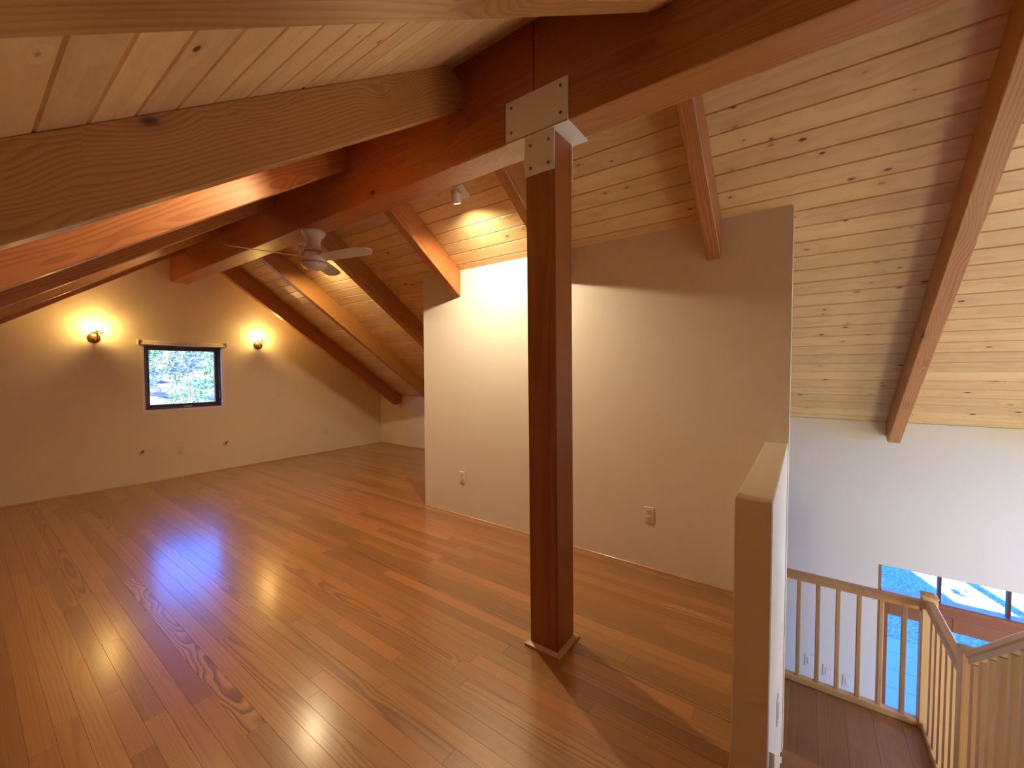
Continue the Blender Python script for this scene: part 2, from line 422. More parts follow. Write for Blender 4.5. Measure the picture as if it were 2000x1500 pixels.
struct(prism('roof_left', [(XRG, 3.56), (XL-.5, zlf(XL-.5)+.23), (XL-.5, zlf(XL-.5)+.33), (XRG, 3.68)], 'y', YB-.17, YF+.4, m_roof), 'brown shingle roof slope on the far side of the ridge')

# trim --------------------------------------------------------------
def qround(name, p0, p1, out, mat, r=.014):
    """quarter round along p0-p1 at the wall foot, bulging towards out"""
    p0, p1, out = Vector(p0), Vector(p1), Vector(out)
    up = Vector((0, 0, 1)); prof = [(0, 0)]+[(r*math.cos(a), r*math.sin(a)) for a in [R(15*k) for k in range(7)]]
    vs_ = [q-p0+out*u+up*v for q in (p0, p1) for u, v in prof]; n = len(prof)
    fs = [tuple(range(n)), tuple(range(2*n-1, n-1, -1))]+[(k, (k+1) % n, n+(k+1) % n, n+k) for k in range(n)]
    return struct(raw(name, vs_, fs, mat, None, Matrix.Translation(p0)))
qround('baseboard_partition', (XK, .2, 0), (XK, YK0, 0), (-1, 0, 0), m_trimw)
qround('baseboard_far', (XL, YF, 0), (XE, YF, 0), (0, -1, 0), m_trimw)
qround('baseboard_right', (XE, YK0, 0), (XE, YF, 0), (-1, 0, 0), m_trimw)
qround('baseboard_return', (XK+.02, YK0, 0), (XE, YK0, 0), (0, 1, 0), m_trimw)
qround('baseboard_stair_end', (XP, .0827, 0), (XP, .1996, 0), (-1, 0, 0), m_trimw)
qround('baseboard_stair_inner', (XP-.014, .1996, 0), (XK, .1996, 0), (0, 1, 0), m_trimw)

# ------------------------------------------------------------------ rafters
DV = .265; RW = .086
def rafter(y, right, label):
    ht = DV*math.cos(TH)
    if right:
        x0, x1 = XB1, XE; p0 = (x0, y, zr(x0)-DV/2); p1 = (x1, y, zr(x1)-DV/2); k = -SL
    else:
        x0, x1 = XB0, XL; p0 = (x0, y, zlf(x0)-DV/2); p1 = (x1, y, zlf(x1)-DV/2); k = -SL
    # plumb cut: vertical end faces
    o = bar('rafter', p0, p1, RW, ht, m_fir, None, bevel=.004, sk0=SL, sk1=SL)
    return tag(o, label, 'rafter', 'rafters on the stair-side roof slope' if right else 'rafters on the far roof slope')
ORD = dict(a='first', b='second', c='third', d='fourth', e='fifth', f='sixth', g='seventh', h='eighth', i='ninth')
for k, y in RAF_Y.items():
    rafter(y, True, f'{ORD[k]} fir rafter from the window wall on the stair-side ceiling slope')
    rafter(y, False, f'{ORD[k]} fir rafter from the window wall on the ceiling slope away from the stairs')

# ------------------------------------------------------------------ ridge beam, post, bracket
ZT = 3.305
YJ = 1.165
b1 = bar('ridge_beam', (XRG*0+1.8992, YJ+.003, (ZB+ZT)/2), (1.8992, YF, (ZB+ZT)/2), .2, ZT-ZB, m_beam, bevel=.008, seg=2)
tag(b1, 'deep reddish fir ridge beam running from the post to the window wall', 'beam', 'ridge beams')
b2 = bar('ridge_beam', (1.8992, YB, (ZB+ZT)/2), (1.8992, YJ-.003, (ZB+ZT)/2), .2, ZT-ZB, m_beam, bevel=.008, seg=2)
tag(b2, 'deep reddish fir ridge beam running from the post out over the stairwell', 'beam', 'ridge beams')
px0, px1 = 1.8094, 1.9946
M = Matrix.Translation((1.902, 1.107, 0)) @ Matrix.Rotation(R(-90), 4, 'Y')     # local x up the post
bm = bmesh.new(); bm_box(bm, (0, 0, 0), (1, 1, 1))
for v in bm.verts:
    t = v.co.x; y = (1.046 if v.co.y < .5 else 1.220) if t > .5 else (1.0225 if v.co.y < .5 else 1.191)
    X_ = px0 if v.co.z > .5 else px1
    wco = Vector((X_, y, ZB-.0085 if t > .5 else 0)); v.co = M.inverted() @ wco
bmesh.ops.bevel(bm, geom=list(bm.edges), offset=.005, segments=2, affect='EDGES')
post = bmo('timber_post', bm, m_post, None, M)
tag(post, 'square dark red fir post standing under the ridge beam joint', 'post')
pb = [(px0, 1.0225), (px1, 1.0225), (px1, 1.191), (px0, 1.191)]
tw, thh = .024, .022
for k in range(4):
    a, b = Vector((*pb[k], 0)), Vector((*pb[(k+1) % 4], 0)); d = (b-a).normalized(); out = Vector((d.y, -d.x, 0))
    q = [a, b, b+(d+out)*tw, a+(-d+out)*tw]
    vs_ = [p_-a for p_ in q]+[p_-a+Vector((0, 0, thh)) for p_ in (a, b)]+[p_-a+Vector((0, 0, thh*.6)) for p_ in (q[2], q[3])]
    raw('base_trim', vs_, [(0, 1, 2, 3), (4, 5, 6, 7), (0, 1, 5, 4), (1, 2, 6, 5), (2, 3, 7, 6), (3, 0, 4, 7)], m_trimw, post, Matrix.Translation(a))
br = empty('steel_bracket', (1.9, 1.13, ZB-.21))
tag(br, 'white steel plate bracket clasping the ridge beams on the post top', 'bracket')
PT = .006
for sx, xf, xp in ((-1, XB0, px0), (1, XB1, px1)):
    up_ = box('beam_plate', (min(xf, xf+sx*PT), .960, ZB-.006), (max(xf, xf+sx*PT), 1.337, 2.931), m_steel, br, .0012)
    lw_ = box('post_plate', (min(xp, xp+sx*PT), 1.042, 2.512), (max(xp, xp+sx*PT), 1.222, ZB-.006), m_steel, br, .0012)
    for par, xx, pts in ((up_, xf, [(1.00, 2.765), (1.00, 2.895), (1.30, 2.765), (1.30, 2.895)]), (lw_, xp, [(1.075, 2.55), (1.075, 2.665), (1.185, 2.55), (1.185, 2.665)])):
        for yy, zz in pts:
            lathe('bolt', [(0.0001, .007), (.005, .007), (.0075, .004), (.0085, 0)], m_bolt, par,
                  Matrix.Translation((xx+sx*PT, yy, zz)) @ Matrix.Rotation(R(90*sx), 4, 'Y'), 10)
box('seat_plate', (XB0-PT, .960, ZB-.008), (XB1+.02, 1.337, ZB), m_steel, br, .0012)

# ------------------------------------------------------------------ ceiling fan
FC = Vector((1.90, 3.53, ZB)); fan = empty('ceiling_fan', FC+Vector((0, 0, -.35)))
tag(fan, 'off-white three-blade ceiling fan mounted under the ridge beam', 'ceiling fan')
T = Matrix.Translation(FC)
lathe('canopy', [(.0001, 0), (.098, 0), (.100, -.012), (.094, -.03), (.070, -.055), (.058, -.085), (.056, -.12), (.064, -.16), (.088, -.185), (.0001, -.186)], m_fan, fan, T, 40)
lathe('seam', [(.0001, -.186), (.086, -.186), (.086, -.192), (.0001, -.192)], m_black, fan, T, 40)
lathe('motor_housing', [(.0001, -.192), (.094, -.192), (.104, -.21), (.107, -.24), (.107, -.275), (.0001, -.276)], m_fan, fan, T, 40)
lathe('seam', [(.0001, -.276), (.104, -.276), (.104, -.281), (.0001, -.281)], m_black, fan, T, 40)
lathe('bottom_cap', [(.0001, -.281), (.107, -.281), (.104, -.30), (.088, -.32), (.05, -.335), (.0001, -.34)], m_fan, fan, T, 40)
for ang in (-77, 43, 163):
    n = 14; top, bot = [], []
    outl = []
    for k in range(n+1):
        s = k/n; x = .085+s*.56; hw = .055+.012*math.sin(s*math.pi*.8)
        if s > .86: hw *= math.sqrt(max(0, 1-((s-.86)/.14)**2))*.92+.08
        outl.append((x, hw))
    vs_, fs = [], []
    for x, hw in outl:
        for sgn in (-1, 1):
            for z in (-.003, .003): vs_.append((x, sgn*hw, z-sgn*hw*math.tan(R(13))))
    for k in range(n):
        a, b = 4*k, 4*k+4
        fs += [(a, a+2, b+2, b), (a+1, b+1, b+3, a+3), (a, b, b+1, a+1), (a+2, a+3, b+3, b+2)]
    fs += [(0, 1, 3, 2), (4*n, 4*n+2, 4*n+3, 4*n+1)]
    raw('blade', vs_, fs, m_fan, fan, Matrix.Translation(FC+Vector((0, 0, -.235))) @ Matrix.Rotation(R(ang), 4, 'Z'))

# ------------------------------------------------------------------ track lights
def track_light(x, y, right, aim, label, watt=1., col=(1., .77, .42)):
    zc = zr(x) if right else zlf(x)
    # room-side normal of the slope
    nrm = Vector((-SL, 0, -1)).normalized() if right else Vector((SL, 0, -1)).normalized()
    M = frame((x, y, zc), Vector((x, y, zc))+Vector((0, 1, 0)), -nrm)
    root = empty('track_light', M=M); tag(root, label, 'spotlight', 'white spot lamps on the ceiling slopes')
    bm = bmesh.new(); bm_box(bm, (-.058, -.058, -.022), (.058, .058, 0), .003); bmo('canopy', bm, m_steel, root, M)
    base = Vector((x, y, zc))+nrm*.022
    piv = base+nrm*.075
    tube('arm', [base, piv], .007, m_grey, root)
    d = (Vector(aim)-piv).normalized()
    Q = d.to_track_quat('Z', 'Y').to_matrix().to_4x4(); Q.translation = piv-d*.03
    lathe('head', [(.0001, -.035), (.024, -.035), (.030, -.028), (.033, .0), (.034, .07), (.030, .07), (.029, .052), (.0001, .05)], m_steel, root, Q, 24)
    Q2 = Q.copy(); lathe('lens', [(.0001, .0505), (.0285, .0525)], m_lens, root, Q2, 24)
    l = bpy.data.lights.new('spot', 'SPOT'); l.energy = SPOT_W*watt; l.color = col; l.spot_size = R(160); l.spot_blend = 1.; l.shadow_soft_size = .02
    so = bpy.data.objects.new('spot', l); C.objects.link(so)
    so.matrix_basis = Matrix.Translation(piv+d*.045) @ (-d).to_track_quat('Z', 'Y').to_matrix().to_4x4()
    so.parent = root; so.matrix_parent_inverse = root.matrix_basis.inverted()
    return root
track_light(2.43, 2.26, True, (2.98, 2.35, .8), 'white spot lamp beside the ridge beam, aimed at the cream partition', .95, (1., .83, .56))
track_light(2.43, 4.66, True, (3.0, 4.7, .6), 'white spot lamp on the stair-side slope behind the ceiling fan', .75)
track_light(1.33, 2.26, False, (-.9, 2.3, 1.2), 'white spot lamp hidden between the fourth and fifth rafters away from the stairs', .42)
track_light(1.33, 4.66, False, (-.9, 4.7, 1.2), 'white spot lamp hidden between the second and third rafters away from the stairs', .15)
# unseen globes, added to brighten the stairwell and open room
for k, (xx, yy, zz) in enumerate(((3.0, -1.75, -.45), (3.4, -3.2, -.2))):
    r_ = empty('added_fill_globe', (xx, yy, zr(xx))); tag(r_, 'unseen glowing globe added to light the open room, ' + ('closer to the stairs' if k == 0 else 'closer to the gable wall'), 'added fill light', 'added fill globes')
    tube('cord', [(xx, yy, zr(xx)), (xx, yy, zz+.265)], .004, m_black, r_, 6)
    lathe('globe', [(.0001, -.27), (.135, -.234), (.234, -.135), (.27, 0), (.234, .135), (.135, .234), (.0001, .27)], m_fill_glow, r_, Matrix.Translation((xx, yy, zz)), 24)

# ------------------------------------------------------------------ wall sconces
def sconce(px, pz, label):
    root = empty('wall_sconce', (px, YF, pz)); tag(root, label, 'wall lamp', 'brass wall sconces beside the window')
    lathe('backplate', [(.0001, .02), (.03, .02), (.052, .014), (.062, .006), (.062, 0)], m_brass, root, Matrix.Translation((px, YF, pz)) @ Matrix.Rotation(R(90), 4, 'X'), 28)
    cx, cy = px+.012, YF-.135
    pts = [(px, YF-.02, pz)]+[(px+.012*t, YF-.02-.115*math.sin(t*math.pi/2), pz-.045*math.sin(t*math.pi)) for t in (.25, .5, .75)]+[(cx, cy, pz-.01), (cx, cy, pz+.055)]
    tube('arm', pts, .007, m_brass, root)
    T = Matrix.Translation((cx, cy, pz+.055))
    lathe('cup', [(.0001, -.004), (.054, -.002), (.056, .004), (.05, .006), (.0001, .008)], m_brass, root, T, 28)
    lathe('socket', [(.0001, .008), (.017, .008), (.016, .035), (.0001, .036)], m_brass, root, T, 16)
    lathe('glass_shade', [(.046, .008), (.046, .155), (.0435, .155), (.0435, .008)], m_shade, root, T, 32)
    lathe('bulb', [(.0001, .034), (.013, .036), (.018, .044), (.033, .062), (.037, .082), (.032, .103), (.018, .116), (.0001, .12)], m_bulb, root, T, 20)
sconce(1.035, 1.905, 'lit brass sconce on the window wall, on the side away from the stairs')
sconce(2.88, 1.90, 'lit brass sconce between the window and the stair-side roof slope')

# ------------------------------------------------------------------ gable window and blind
x0, x1, z0, z1 = WIN
w1 = empty('window_1', ((x0+x1)/2, YF+.08, z0)); struct(w1, 'small square awning window with dark brown frame')
yf0, yf1 = YF+.055, YF+.115
F = .03
def ring4(name, x0, x1, z0, z1, ya, yb, wd, mat, par, bevel=.002):
    box(name, (x0, ya, z0), (x0+wd, yb, z1), mat, par, bevel); box(name, (x1-wd, ya, z0), (x1, yb, z1), mat, par, bevel)
    box(name, (x0+wd, ya, z0), (x1-wd, yb, z0+wd), mat, par, bevel); box(name, (x0+wd, ya, z1-wd), (x1-wd, yb, z1), mat, par, bevel)
ring4('frame', x0, x1, z0, z1, yf0-.02, yf1+.03, F, m_dkwin, w1)
ring4('sash', x0+F, x1-F, z0+F, z1-F, yf0+.015, yf1, .036, m_dkwin, w1)
box('pane', (x0+F+.03, YF+.085, z0+F+.03), (x1-F-.03, YF+.090, z1-F-.03), m_pane, w1)
hn = box('crank', ((x0+x1)/2-.02, yf0-.034, z0+.02), ((x0+x1)/2+.075, yf0-.018, z0+.034), m_grey, w1, .004)
box('latch', (x1-.028, yf0-.036, z0+.12), (x1-.012, yf0-.018, z0+.24), m_copper, w1, .004)
ring4('casing', x0-.03, x1+.03, z0-.03, z1+.03, YF-.004, YF+.001, .031, m_case, w1, 0)
ring4('reveal', x0-.001, x1+.001, z0-.001, z1+.001, YF-.004, yf0-.02, .004, m_case, w1, 0)
bl = empty('roller_blind', ((1.43+2.435)/2, YF-.03, 1.845)); tag(bl, 'rolled-up cream roller blind above the window', 'roller blind')
tube('roll', [(1.445, YF-.03, 1.878), (2.42, YF-.03, 1.878)], .026, m_blind, bl, 20)
for xx in (1.436, 2.429): box('bracket', (xx-.006, YF-.062, 1.842), (xx+.006, YF, 1.912), m_blind, bl, .002)
tube('hem_bar', [(1.455, YF-.055, 1.853), (2.41, YF-.055, 1.853)], .006, m_plastic, bl, 8)

# ------------------------------------------------------------------ outlets, switches, pipe stubs
def plate(name, M, label, cat, group, kind):
    """local x across, y up, z out of the wall"""
    root = empty(name, M=M); tag(root, label, cat, group)
    bm = bmesh.new(); bm_box(bm, (-.037, -.06, 0), (.037, .06, .006), .003); bmo('cover_plate', bm, m_plastic, root, M)
    if kind == 'outlet':
        for dy in (-.027, .027):
            bm = bmesh.new(); bm_box(bm, (-.017, dy-.017, .005), (.017, dy+.017, .009), .004); r_ = bmo('receptacle', bm, m_plastic, root, M)
            for dx in (-.0065, .0065):
                bm = bmesh.new(); bm_box(bm, (dx-.0016, dy-.002, .0085), (dx+.0016, dy+.008, .0095)); bmo('slot', bm, m_slot, r_, M)
            bm = bmesh.new(); bm_box(bm, (-.003, dy-.012, .0085), (.003, dy-.006, .0095)); bmo('slot', bm, m_slot, r_, M)
    elif kind == 'switch':
        bm = bmesh.new(); bm_box(bm, (-.017, -.034, .004), (.017, .034, .010), .003); bmo('rocker', bm, m_plastic, root, M)
    return root
MX = lambda x, y, z: Matrix(((0, 0, -1, x), (-1, 0, 0, y), (0, 1, 0, z), (0, 0, 0, 1)))      # faces -x
MY = lambda x, y, z: Matrix(((1, 0, 0, x), (0, 0, -1, y), (0, 1, 0, z), (0, 0, 0, 1)))       # faces -y
plate('electrical_outlet', MX(XK, 2.837, .398), 'white wall outlet near the far edge of the cream partition', 'outlet', 'wall outlets', 'outlet')
plate('electrical_outlet', MX(XK, .934, .408), 'white wall outlet on the partition between the post and the half-height wall', 'outlet', 'wall outlets', 'outlet')
plate('electrical_outlet', MY(1.855, YF, .385), 'wall outlet under the window between the two pipe stubs', 'outlet', 'wall outlets', 'outlet')
plate('electrical_outlet', MY(3.984, YF, .375), 'wall outlet low on the window wall near the room corner', 'outlet', 'wall outlets', 'outlet')
plate('electrical_outlet', MX(XE, 6.281, .368), 'wall outlet on the low eave wall beyond the partition', 'outlet', 'wall outlets', 'outlet')
plate('light_switch', MY(3.187, YF, 1.111), 'light switch on the window wall below the brass sconce', 'light switch', 'light switches', 'switch')
plate('light_switch', MY(2.27, .0827, -.13), 'light switch on the stair face of the half-height wall', 'light switch', 'light switches', 'switch')
for k, (yy, zz, lb) in enumerate(((-.085, -1.56, 'farthest from the entry door'), (-.235, -1.605, 'in the middle of the row'), (-.395, -1.64, 'closest to the entry door'))):
    plate('light_switch', MX(XE, yy, zz), f'eave-wall light switch behind the stair rail, {lb}', 'light switch', 'light switches', 'switch')
for xx, zz, lb in ((1.443, .456, 'under the window, on the side away from the stairs'), (2.395, .44, 'under the window, on the stair side')):
    r_ = empty('pipe_stub', (xx, YF, zz)); tag(r_, f'capped copper pipe stub {lb}', 'pipe', 'pipe stubs')
    lathe('escutcheon', [(.0001, .006), (.03, .005), (.04, 0)], m_plastic, r_, Matrix.Translation((xx, YF, zz-.03)) @ Matrix.Rotation(R(90), 4, 'X'), 20)
    tube('pipe', [(xx, YF, zz-.03), (xx, YF-.05, zz-.03), (xx+.003, YF-.052, zz-.012), (xx+.016, YF-.054, zz-.004)], .008, m_copper, r_, 8)

# ------------------------------------------------------------------ stairs
XR, YR = 4.135, -.76
XS = 3.07; RUN, RISE = .272, -ZLAND/6
st = empty('staircase', (XS, -.35, ZLAND)); tag(st, 'timber stairs descending beside the half-height wall to a brown plank landing', 'staircase')
lp = box('landing', (XS, -.80, ZLAND-.22), (XR+.06, 1.25, ZLAND-.019), m_sub, st)
nb = 12; bw = (1.25+.80)/nb
for k in range(nb):
    ya = -.80+k*bw
    bm = bmesh.new(); bm_box(bm, (0, -bw/2+.0006, -.019), (XR+.06-XS, bw/2-.0006, 0), .0008)
    bmo('plank', bm, m_land, lp, Matrix.Translation((XS, ya+bw/2, ZLAND)))
for k in range(1, 7):
    z = ZLAND+k*RISE; xa = XS-(k-1)*RUN
    box('riser', (xa, -.74, z-RISE), (xa+.018, .0827, z-.03), m_rail, st)
    if k < 6: bar('tread', (xa-RUN+.01, -.785, z-.015), (xa-RUN+.01, .082, z-.015), RUN+.0, .03, m_land, st, bevel=.006).matrix_basis.translation.x += RUN/2+.01
sk = [(XP+.05, 0-.02), (XS+.05, ZLAND-.02+.0), (XS+.05, ZLAND+.11), (XS-.02, ZLAND+.16), (XP+.05, .11)]
prism('skirt_board', sk, 'y', .066, .0825, m_wall, st)
bar('nosing', (1.715, -.76, -.013), (1.715, .082, -.013), .05, .026, m_land, st, bevel=.006)
prism('stringer', [(XP+.02, -.03), (XS+.1, ZLAND-.1), (XS+.1, ZLAND-.25), (XP+.02, -.28)], 'y', -.80, -.765, m_rail, st)

# railing -----------------------------------------------------------
rl = empty('stair_railing', (XR, YR, ZLAND)); tag(rl, 'pale timber stair railing with square newels and slim balusters around the landing', 'railing')
ZH = -.205                                                # top of the level handrails
HW, HH = .062, .066
def hand(p0, p1, sk0=0, sk1=0):
    L = (Vector(p1)-Vector(p0)).length
    prof = [(-.022, -HH), (.022, -HH), (.024, -.040), (.031, -.032), (.031, -.012), (.020, 0), (-.020, 0), (-.031, -.012), (-.031, -.032), (-.024, -.040)]
    bm = bmesh.new()
    va = [bm.verts.new((sk0*v, u, v)) for u, v in prof]; vb = [bm.verts.new((L+sk1*v, u, v)) for u, v in prof]; n = len(prof)
    bm.faces.new(va); bm.faces.new(vb[::-1])
    for k in range(n): bm.faces.new((va[k], va[(k+1) % n], vb[(k+1) % n], vb[k]))
    return bmo('handrail', bm, m_rail, rl, frame(p0, p1, (0, 0, 1)))
def newel(x, y, z0, z1):
    s = .041
    bm = bmesh.new(); bm_box(bm, (z0, -s, -s), (z1-.02, s, s), .004)
    M = Matrix.Translation((x, y, 0)) @ Matrix.Rotation(R(-90), 4, 'Y')
    nw = bmo('newel', bm, m_rail, rl, M)
    a, b = s+.004, .024
    vs_ = [(sx*a, sy*a, z1-.02) for sx, sy in ((-1, -1), (1, -1), (1, 1), (-1, 1))]+[(sx*a, sy*a, z1-.012) for sx, sy in ((-1, -1), (1, -1), (1, 1), (-1, 1))]+[(sx*b, sy*b, z1) for sx, sy in ((-1, -1), (1, -1), (1, 1), (-1, 1))]
    fs = [(0, 1, 2, 3), (8, 9, 10, 11)]+[(4*l+k, 4*l+(k+1) % 4, 4*l+4+(k+1) % 4, 4*l+4+k) for l in (0, 1) for k in range(4)]
    raw('newel_cap', vs_, fs, m_rail, nw, Matrix.Translation((x, y, 0)))
def baluster(x, y, z0, z1, w_=.031):
    bm = bmesh.new(); bm_box(bm, (0, -w_/2, -w_/2), (z1-z0, w_/2, w_/2), .005)
    bmo('baluster', bm, m_rail, rl, Matrix.Translation((x, y, z0)) @ Matrix.Rotation(R(-90), 4, 'Y'))
hand((XR, 1.2, ZH), (XR, YR+.04, ZH))
bar('bottom_rail', (XR, 1.2, ZLAND+.028), (XR, YR+.04, ZLAND+.028), .055, .05, m_rail, rl, bevel=.004)
newel(XR, YR, ZLAND, ZH+.065)
for k in range(15):
    yy = .011-.1285*(5-k)
    if yy < 1.15: baluster(XR, yy, ZLAND+.052, ZH-HH+.004)
XN2 = 3.235
newel(XN2, YR, ZLAND-.2, -.035)
hand((XR-.04, YR, ZH+.02), (XN2+.04, YR, ZH+.02))
bar('bottom_rail', (XR-.04, YR, ZLAND+.028), (XN2+.04, YR, ZLAND+.028), .055, .05, m_rail, rl, bevel=.004)
for k in range(6): baluster(XR-.155-k*.126, YR, ZLAND+.052, ZH+.02-HH+.004, .034)
s3 = RISE/RUN
zh3 = lambda x: -.030+(3.19-x)*s3
hand((XN2-.04, YR, zh3(XN2-.04)), (1.70, YR, zh3(1.70)), 0, 0)
for k in range(12):
    xx = 3.135-k*.117
    if xx > 1.74:
        kk = max(0, math.floor((XS-xx)/RUN)+1); zt = ZLAND+kk*RISE
        baluster(xx, YR, zt, zh3(xx)-HH*1.1, .036)
newel(1.66, YR, -.0, zh3(1.70)+.09)

# ------------------------------------------------------------------ glazed entry
d1 = empty('door_1', (XE+.06, -1.45, ZLOW)); struct(d1, 'glazed timber entry with a row of transom panes')
xa, xb = XE+.03, XE+.12
y0, y1 = DOOR[0], DOOR[1]
zt0, zt1 = -.632, -.39
box('jamb', (xa, y1-.026, ZLOW), (xb, y1, DOOR[3]), m_door, d1, .002); box('jamb', (xa, y0, ZLOW), (xb, y0+.026, DOOR[3]), m_door, d1, .002)
box('head_frame', (xa, y0+.026, DOOR[3]-.012), (xb, y1-.026, DOOR[3]), m_dkwin, d1)
box('header', (xa-.02, y0+.026, -.735), (xb, y1-.026, zt0), m_door, d1, .004)
box('header_ledge', (xa-.035, y0+.026, -.672), (xa-.02, y1-.026, -.637), m_door, d1, .004)
ms = [-1.028-.4165*k for k in range(3)]
for ym in ms: box('transom_mullion', (xa+.02, ym-.010, zt0), (xb-.02, ym+.010, zt1-.005), m_dkwin, d1)
ed = [y1-.026]+ms+[y0+.026]
for a, b in zip(ed, ed[1:]): box('transom_pane', (xa+.043, b+.010, zt0), (xa+.047, a-.010, zt1-.005), m_pane, d1)
def leaf(name, ya, yb, st_, top, bottom=ZLOW+.012):
    r_ = box(name, (xa+.02, yb, bottom), (xa+.065, yb+st_, -.755), m_door, d1, .003)
    box('stile', (xa+.02, ya-st_, bottom), (xa+.065, ya, -.755), m_door, r_, .003)
    box('top_rail', (xa+.02, yb+st_, top), (xa+.065, ya-st_, -.755), m_door, r_, .003)
    box('bottom_rail', (xa+.02, yb+st_, bottom), (xa+.065, ya-st_, bottom+.2), m_door, r_, .003)
    box('pane', (xa+.04, yb+st_, bottom+.2), (xa+.044, ya-st_, top), m_pane, r_)
leaf('sidelight', y1-.028, -.96, .055, -.868)
box('mullion', (xa, -1.035, ZLOW), (xb, -.962, -.735), m_door, d1, .003)
leaf('door_leaf', -1.04, -1.93, .075, -.885)
box('mullion', (xa, -2.0, ZLOW), (xb, -1.935, -.735), m_door, d1, .003)
leaf('sidelight', -2.002, y0+.028, .055, -.868)
box('threshold', (xa-.02, y0+.02, ZLOW-.03), (xb+.04, y1-.02, ZLOW+.012), m_door, d1, .003)

# window of the open room, out of the picture but lighting it
w2 = empty('window_2', ((GW[0]+GW[1])/2, YB-.08, GW[2])); struct(w2, 'large window of the open room below')
ring4('frame', GW[0], GW[1], GW[2], GW[3], YB-.12, YB-.04, .05, m_dkwin, w2)
for k in (1, 2):
    xm = GW[0]+(GW[1]-GW[0])*k/3; box('mullion', (xm-.025, YB-.12, GW[2]+.05), (xm+.025, YB-.04, GW[3]-.05), m_dkwin, w2)
for k in range(3):
    xm = GW[0]+(GW[1]-GW[0])*k/3; xn = GW[0]+(GW[1]-GW[0])*(k+1)/3
    box('pane', (xm+.03, YB-.082, GW[2]+.05), (xn-.03, YB-.078, GW[3]-.05), m_pane, w2)
portal('portal_far', ((x0*0+1.943), YF+.24, (WIN[2]+WIN[3])/2), (R(-90), 0, 0), .95, .93)
portal('portal_door', (XE+.24, (y0+y1)/2, (ZLOW+DOOR[3])/2), (0, R(90), 0), DOOR[3]-ZLOW, y1-y0)
portal('portal_back', ((GW[0]+GW[1])/2, YB-.2, (GW[2]+GW[3])/2), (R(90), 0, 0), GW[1]-GW[0], GW[3]-GW[2])

# ------------------------------------------------------------------ outside
def terrain_mat(name, cols, scale, bumpd, stone):
    g = NT(name); tc = g.N('TexCoord').outputs['Object']
    a = g.noise(tc, .35, 4., .6); b = g.noise(tc, 2.4, 5., .65); c = g.noise(tc, 26., 3., .6)
    vo = g.N('TexVoronoi', feature='F1'); g.set(vo.inputs['Vector'], tc); vo.inputs['Scale'].default_value = scale
    cr = g.sep(vo.outputs['Color'])
    col = g.mix(g.step(a, .4, .6), cols[0], cols[1]); col = g.mix(g.step(b, .5, .62), col, cols[2])
    col = g.mix(g.M('MULTIPLY', cr[0], stone), col, cols[3]); col = g.mix(g.M('MULTIPLY', g.step(vo.outputs['Distance'], .25, .6), .5), col, (.04, .04, .035))
    g.l.new(col, g.p.inputs['Base Color']); g.p.inputs['Roughness'].default_value = .9
    g.bump(g.M('ADD', g.M('MULTIPLY', vo.outputs['Distance'], -1.), c), .8, bumpd); return g.m
m_gravel = terrain_mat('grey_gravel', [(.44, .41, .37), (.5, .46, .41), (.36, .34, .31), (.62, .58, .53)], 22., .02, .6)
m_hill = terrain_mat('dry_hillside', [(.36, .33, .25), (.20, .26, .11), (.46, .43, .38), (.6, .57, .52)], 2.2, .15, .45)
m_conc = plain('concrete_slab', (.42, .40, .38), .85, 0, .2, .2)
m_leaf = [plain('pale_green_leaf', (.16, .30, .08), .6), plain('bright_green_leaf', (.20, .38, .10), .6), plain('grey_green_leaf', (.20, .27, .17), .7)]
m_bark = plain('grey_bark', (.15, .12, .09), .9)
m_rock = plain('pale_boulder', (.52, .48, .44), .9, 0, .25, .6)
n = 40; vs_, fs = [], []
def hz(x, y): 
    h = max(0., y-9.5); z = -2.8+.36*h*(1 if h < 24 else 1)-.0016*h*h
    return z+.25*math.sin(x*.7+y*.3)*min(1, h/4)+.12*math.sin(x*1.9-y*1.3)*min(1, h/4)
g0 = raw('ground', [(-40, -40, -2.8), (60, -40, -2.8), (60, 9.5, -2.8), (-40, 9.5, -2.8)], [(0, 1, 2, 3)], m_gravel); struct(g0, 'sunlit grey gravel yard outside the entry')
for j in range(n+1):
    for i2 in range(n+1): 
        x = -15+i2*1.25; y = 9.5+j*.9; vs_.append((x, y, hz(x, y)))
for j in range(n):
    for i2 in range(n): a = j*(n+1)+i2; fs.append((a, a+1, a+n+2, a+n+1))
struct(raw('hillside', vs_, fs, m_hill, smooth=True), 'rocky scrub hillside outside the gable window')
wk = empty('walkway', (7, -1.4, -2.82)); struct(wk, 'concrete slab walk outside the entry')
for k in range(7):
    xa_ = 5.45+k*.4615
    box('slab', (xa_, -3.2, -2.86), (xa_+.452, .6, -2.79), m_conc, wk, .006)
tag(bar('porch_post', (6.3, -4.78, -2.8), (6.3, -4.78, 1.3), .16, .16, m_trimw, up=(1, 0, 0), bevel=.006), 'square timber porch post outside the house corner', 'post')

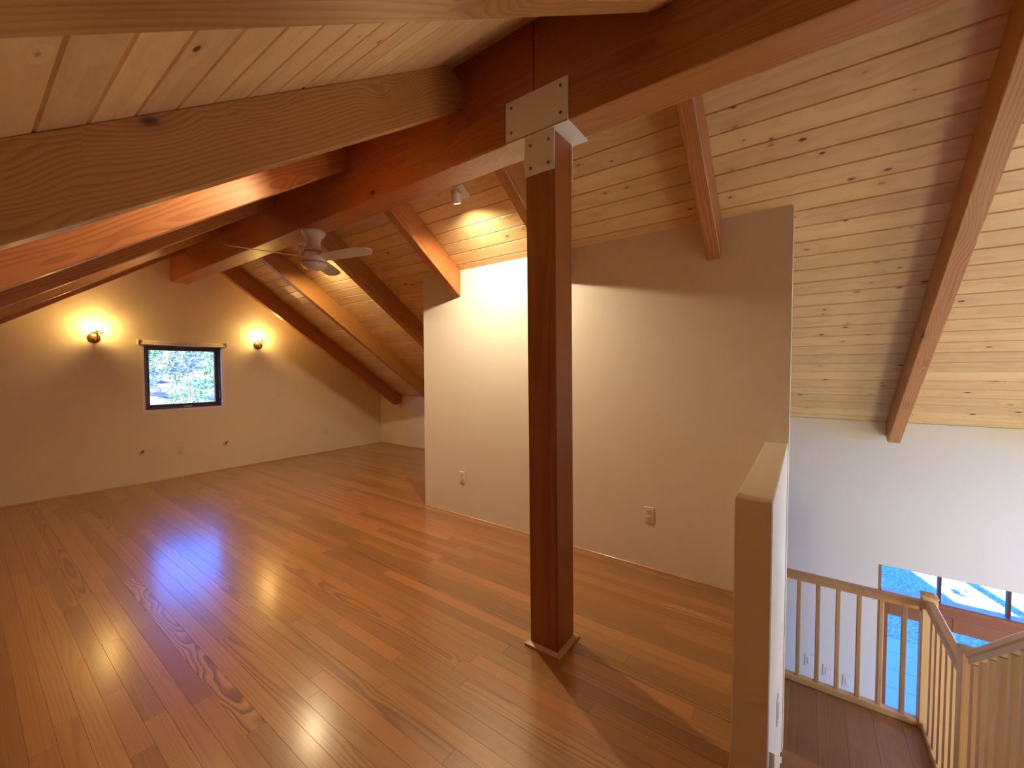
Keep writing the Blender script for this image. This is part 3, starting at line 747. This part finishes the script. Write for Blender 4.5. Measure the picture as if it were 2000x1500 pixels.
def leafmass(name, c, rx, rz, n, size, mat, par):
    vs_, fs = [], []
    for k in range(n):
        while True:
            p = Vector((random.uniform(-1, 1), random.uniform(-1, 1), random.uniform(-1, 1)))
            if .25 < p.length < 1: break
        p = Vector((p.x*rx, p.y*rx, p.z*rz)); u = Vector((random.gauss(0, 1), random.gauss(0, 1), random.gauss(0, 1))).normalized()
        v = u.orthogonal().normalized(); s = size*random.uniform(.6, 1.4); b = len(vs_)
        wv = u.cross(v)*s*.12
        vs_ += [p-u*s, p+v*s*.45+wv, p+u*s, p-v*s*.45+wv]; fs += [(b, b+1, b+2), (b, b+2, b+3)]
    me = bpy.data.meshes.new(name); me.from_pydata([tuple(q) for q in vs_], [], fs)
    o = bpy.data.objects.new(name, me); o.matrix_basis = Matrix.Translation(c); link(o, par, mat); o['kind'] = 'stuff'
    return o
SH = [(4.7, 16.8, 1.0, 1), (6.3, 18.5, 1.3, 0), (5.3, 20.5, 1.1, 2), (7.2, 21.5, 1.6, 1), (6.1, 24, 1.5, 0), (8.4, 25, 1.8, 1), (7.3, 28, 1.6, 2), (4.6, 22.5, 1.2, 0), (5.6, 27, 1.3, 1), (3.9, 18.6, .8, 2), (6.9, 32, 1.9, 0), (9.6, 31, 2.0, 2), (5.0, 31, 1.5, 2)]
nm = ['pale green scrub bush', 'bright green leafy bush', 'grey-green scrub bush']
SHL = ['beside the wire fence', 'just uphill of the fence', 'between two pale boulders', 'with the fullest crown', 'in the middle of the slope', 'right of the tall crown, farther uphill', 'high on the slope', 'low on the slope', 'under the hilltop', 'at the foot of the slope', 'near the hilltop', 'at the hilltop edge', 'by the top boulders']
for k, (x, y, s, c) in enumerate(SH):
    z = hz(x, y); r_ = empty('shrub', (x, y, z)); tag(r_, f'{nm[c]} on the hillside, {SHL[k]}', 'bush', 'hillside bushes')
    for q in range(4):
        a = q*1.6+k; tube('stem', [(x, y, z-.05), (x+.12*s*math.cos(a), y+.12*s*math.sin(a), z+.4*s), (x+.35*s*math.cos(a), y+.35*s*math.sin(a), z+.95*s)], .018*s, m_bark, r_, 6)
    leafmass('foliage', (x, y, z+.75*s), .62*s, .68*s, 900, .055*s, m_leaf[c], r_)
for k, (x, y, s, lb) in enumerate(((5.2, 18.0, .6, 'low on the slope'), (4.2, 20.6, .5, 'beside the grey-green bush'), (6.6, 20.0, .5, 'between the leafy bushes'), (6.5, 26, 1.0, 'high on the slope'), (8.0, 22.8, .7, 'below the tall bush'), (4.9, 25.2, .6, 'half-way up the slope'))):
    bm = bmesh.new(); bmesh.ops.create_icosphere(bm, subdivisions=2, radius=1)
    for v in bm.verts:
        v.co *= 1+random.uniform(-.18, .18); v.co = Vector((v.co.x*s, v.co.y*s*.8, v.co.z*s*.55))
    tag(bmo('boulder', bm, m_rock, None, Matrix.Translation((x, y, hz(x, y)+.1*s))), f'pale rounded boulder {lb} outside the window', 'boulder', 'hillside boulders')
fe = empty('wire_fence', (5, 15.5, hz(5, 15.5))); tag(fe, 'thin post and wire fence at the foot of the hillside', 'fence')
for k in range(6):
    x = 2.2+k*1.05; z = hz(x, 15.5); tube('post', [(x, 15.5, z-.1), (x, 15.5, z+1.55)], .022, m_bark, fe, 6)
for h_ in (.5, .8, 1.1, 1.4):
    tube('wire', [(2.2+k*1.05, 15.5, hz(2.2+k*1.05, 15.5)+h_) for k in range(6)], .006, m_bark, fe, 5)
gt = empty('grass_tuft', (11.04, -2.5, -2.8)); tag(gt, 'small green weed tuft in the sunlit gravel', 'grass')
leafmass('blades', (11.04, -2.5, -2.72), .07, .05, 110, .028, m_leaf[2], gt)
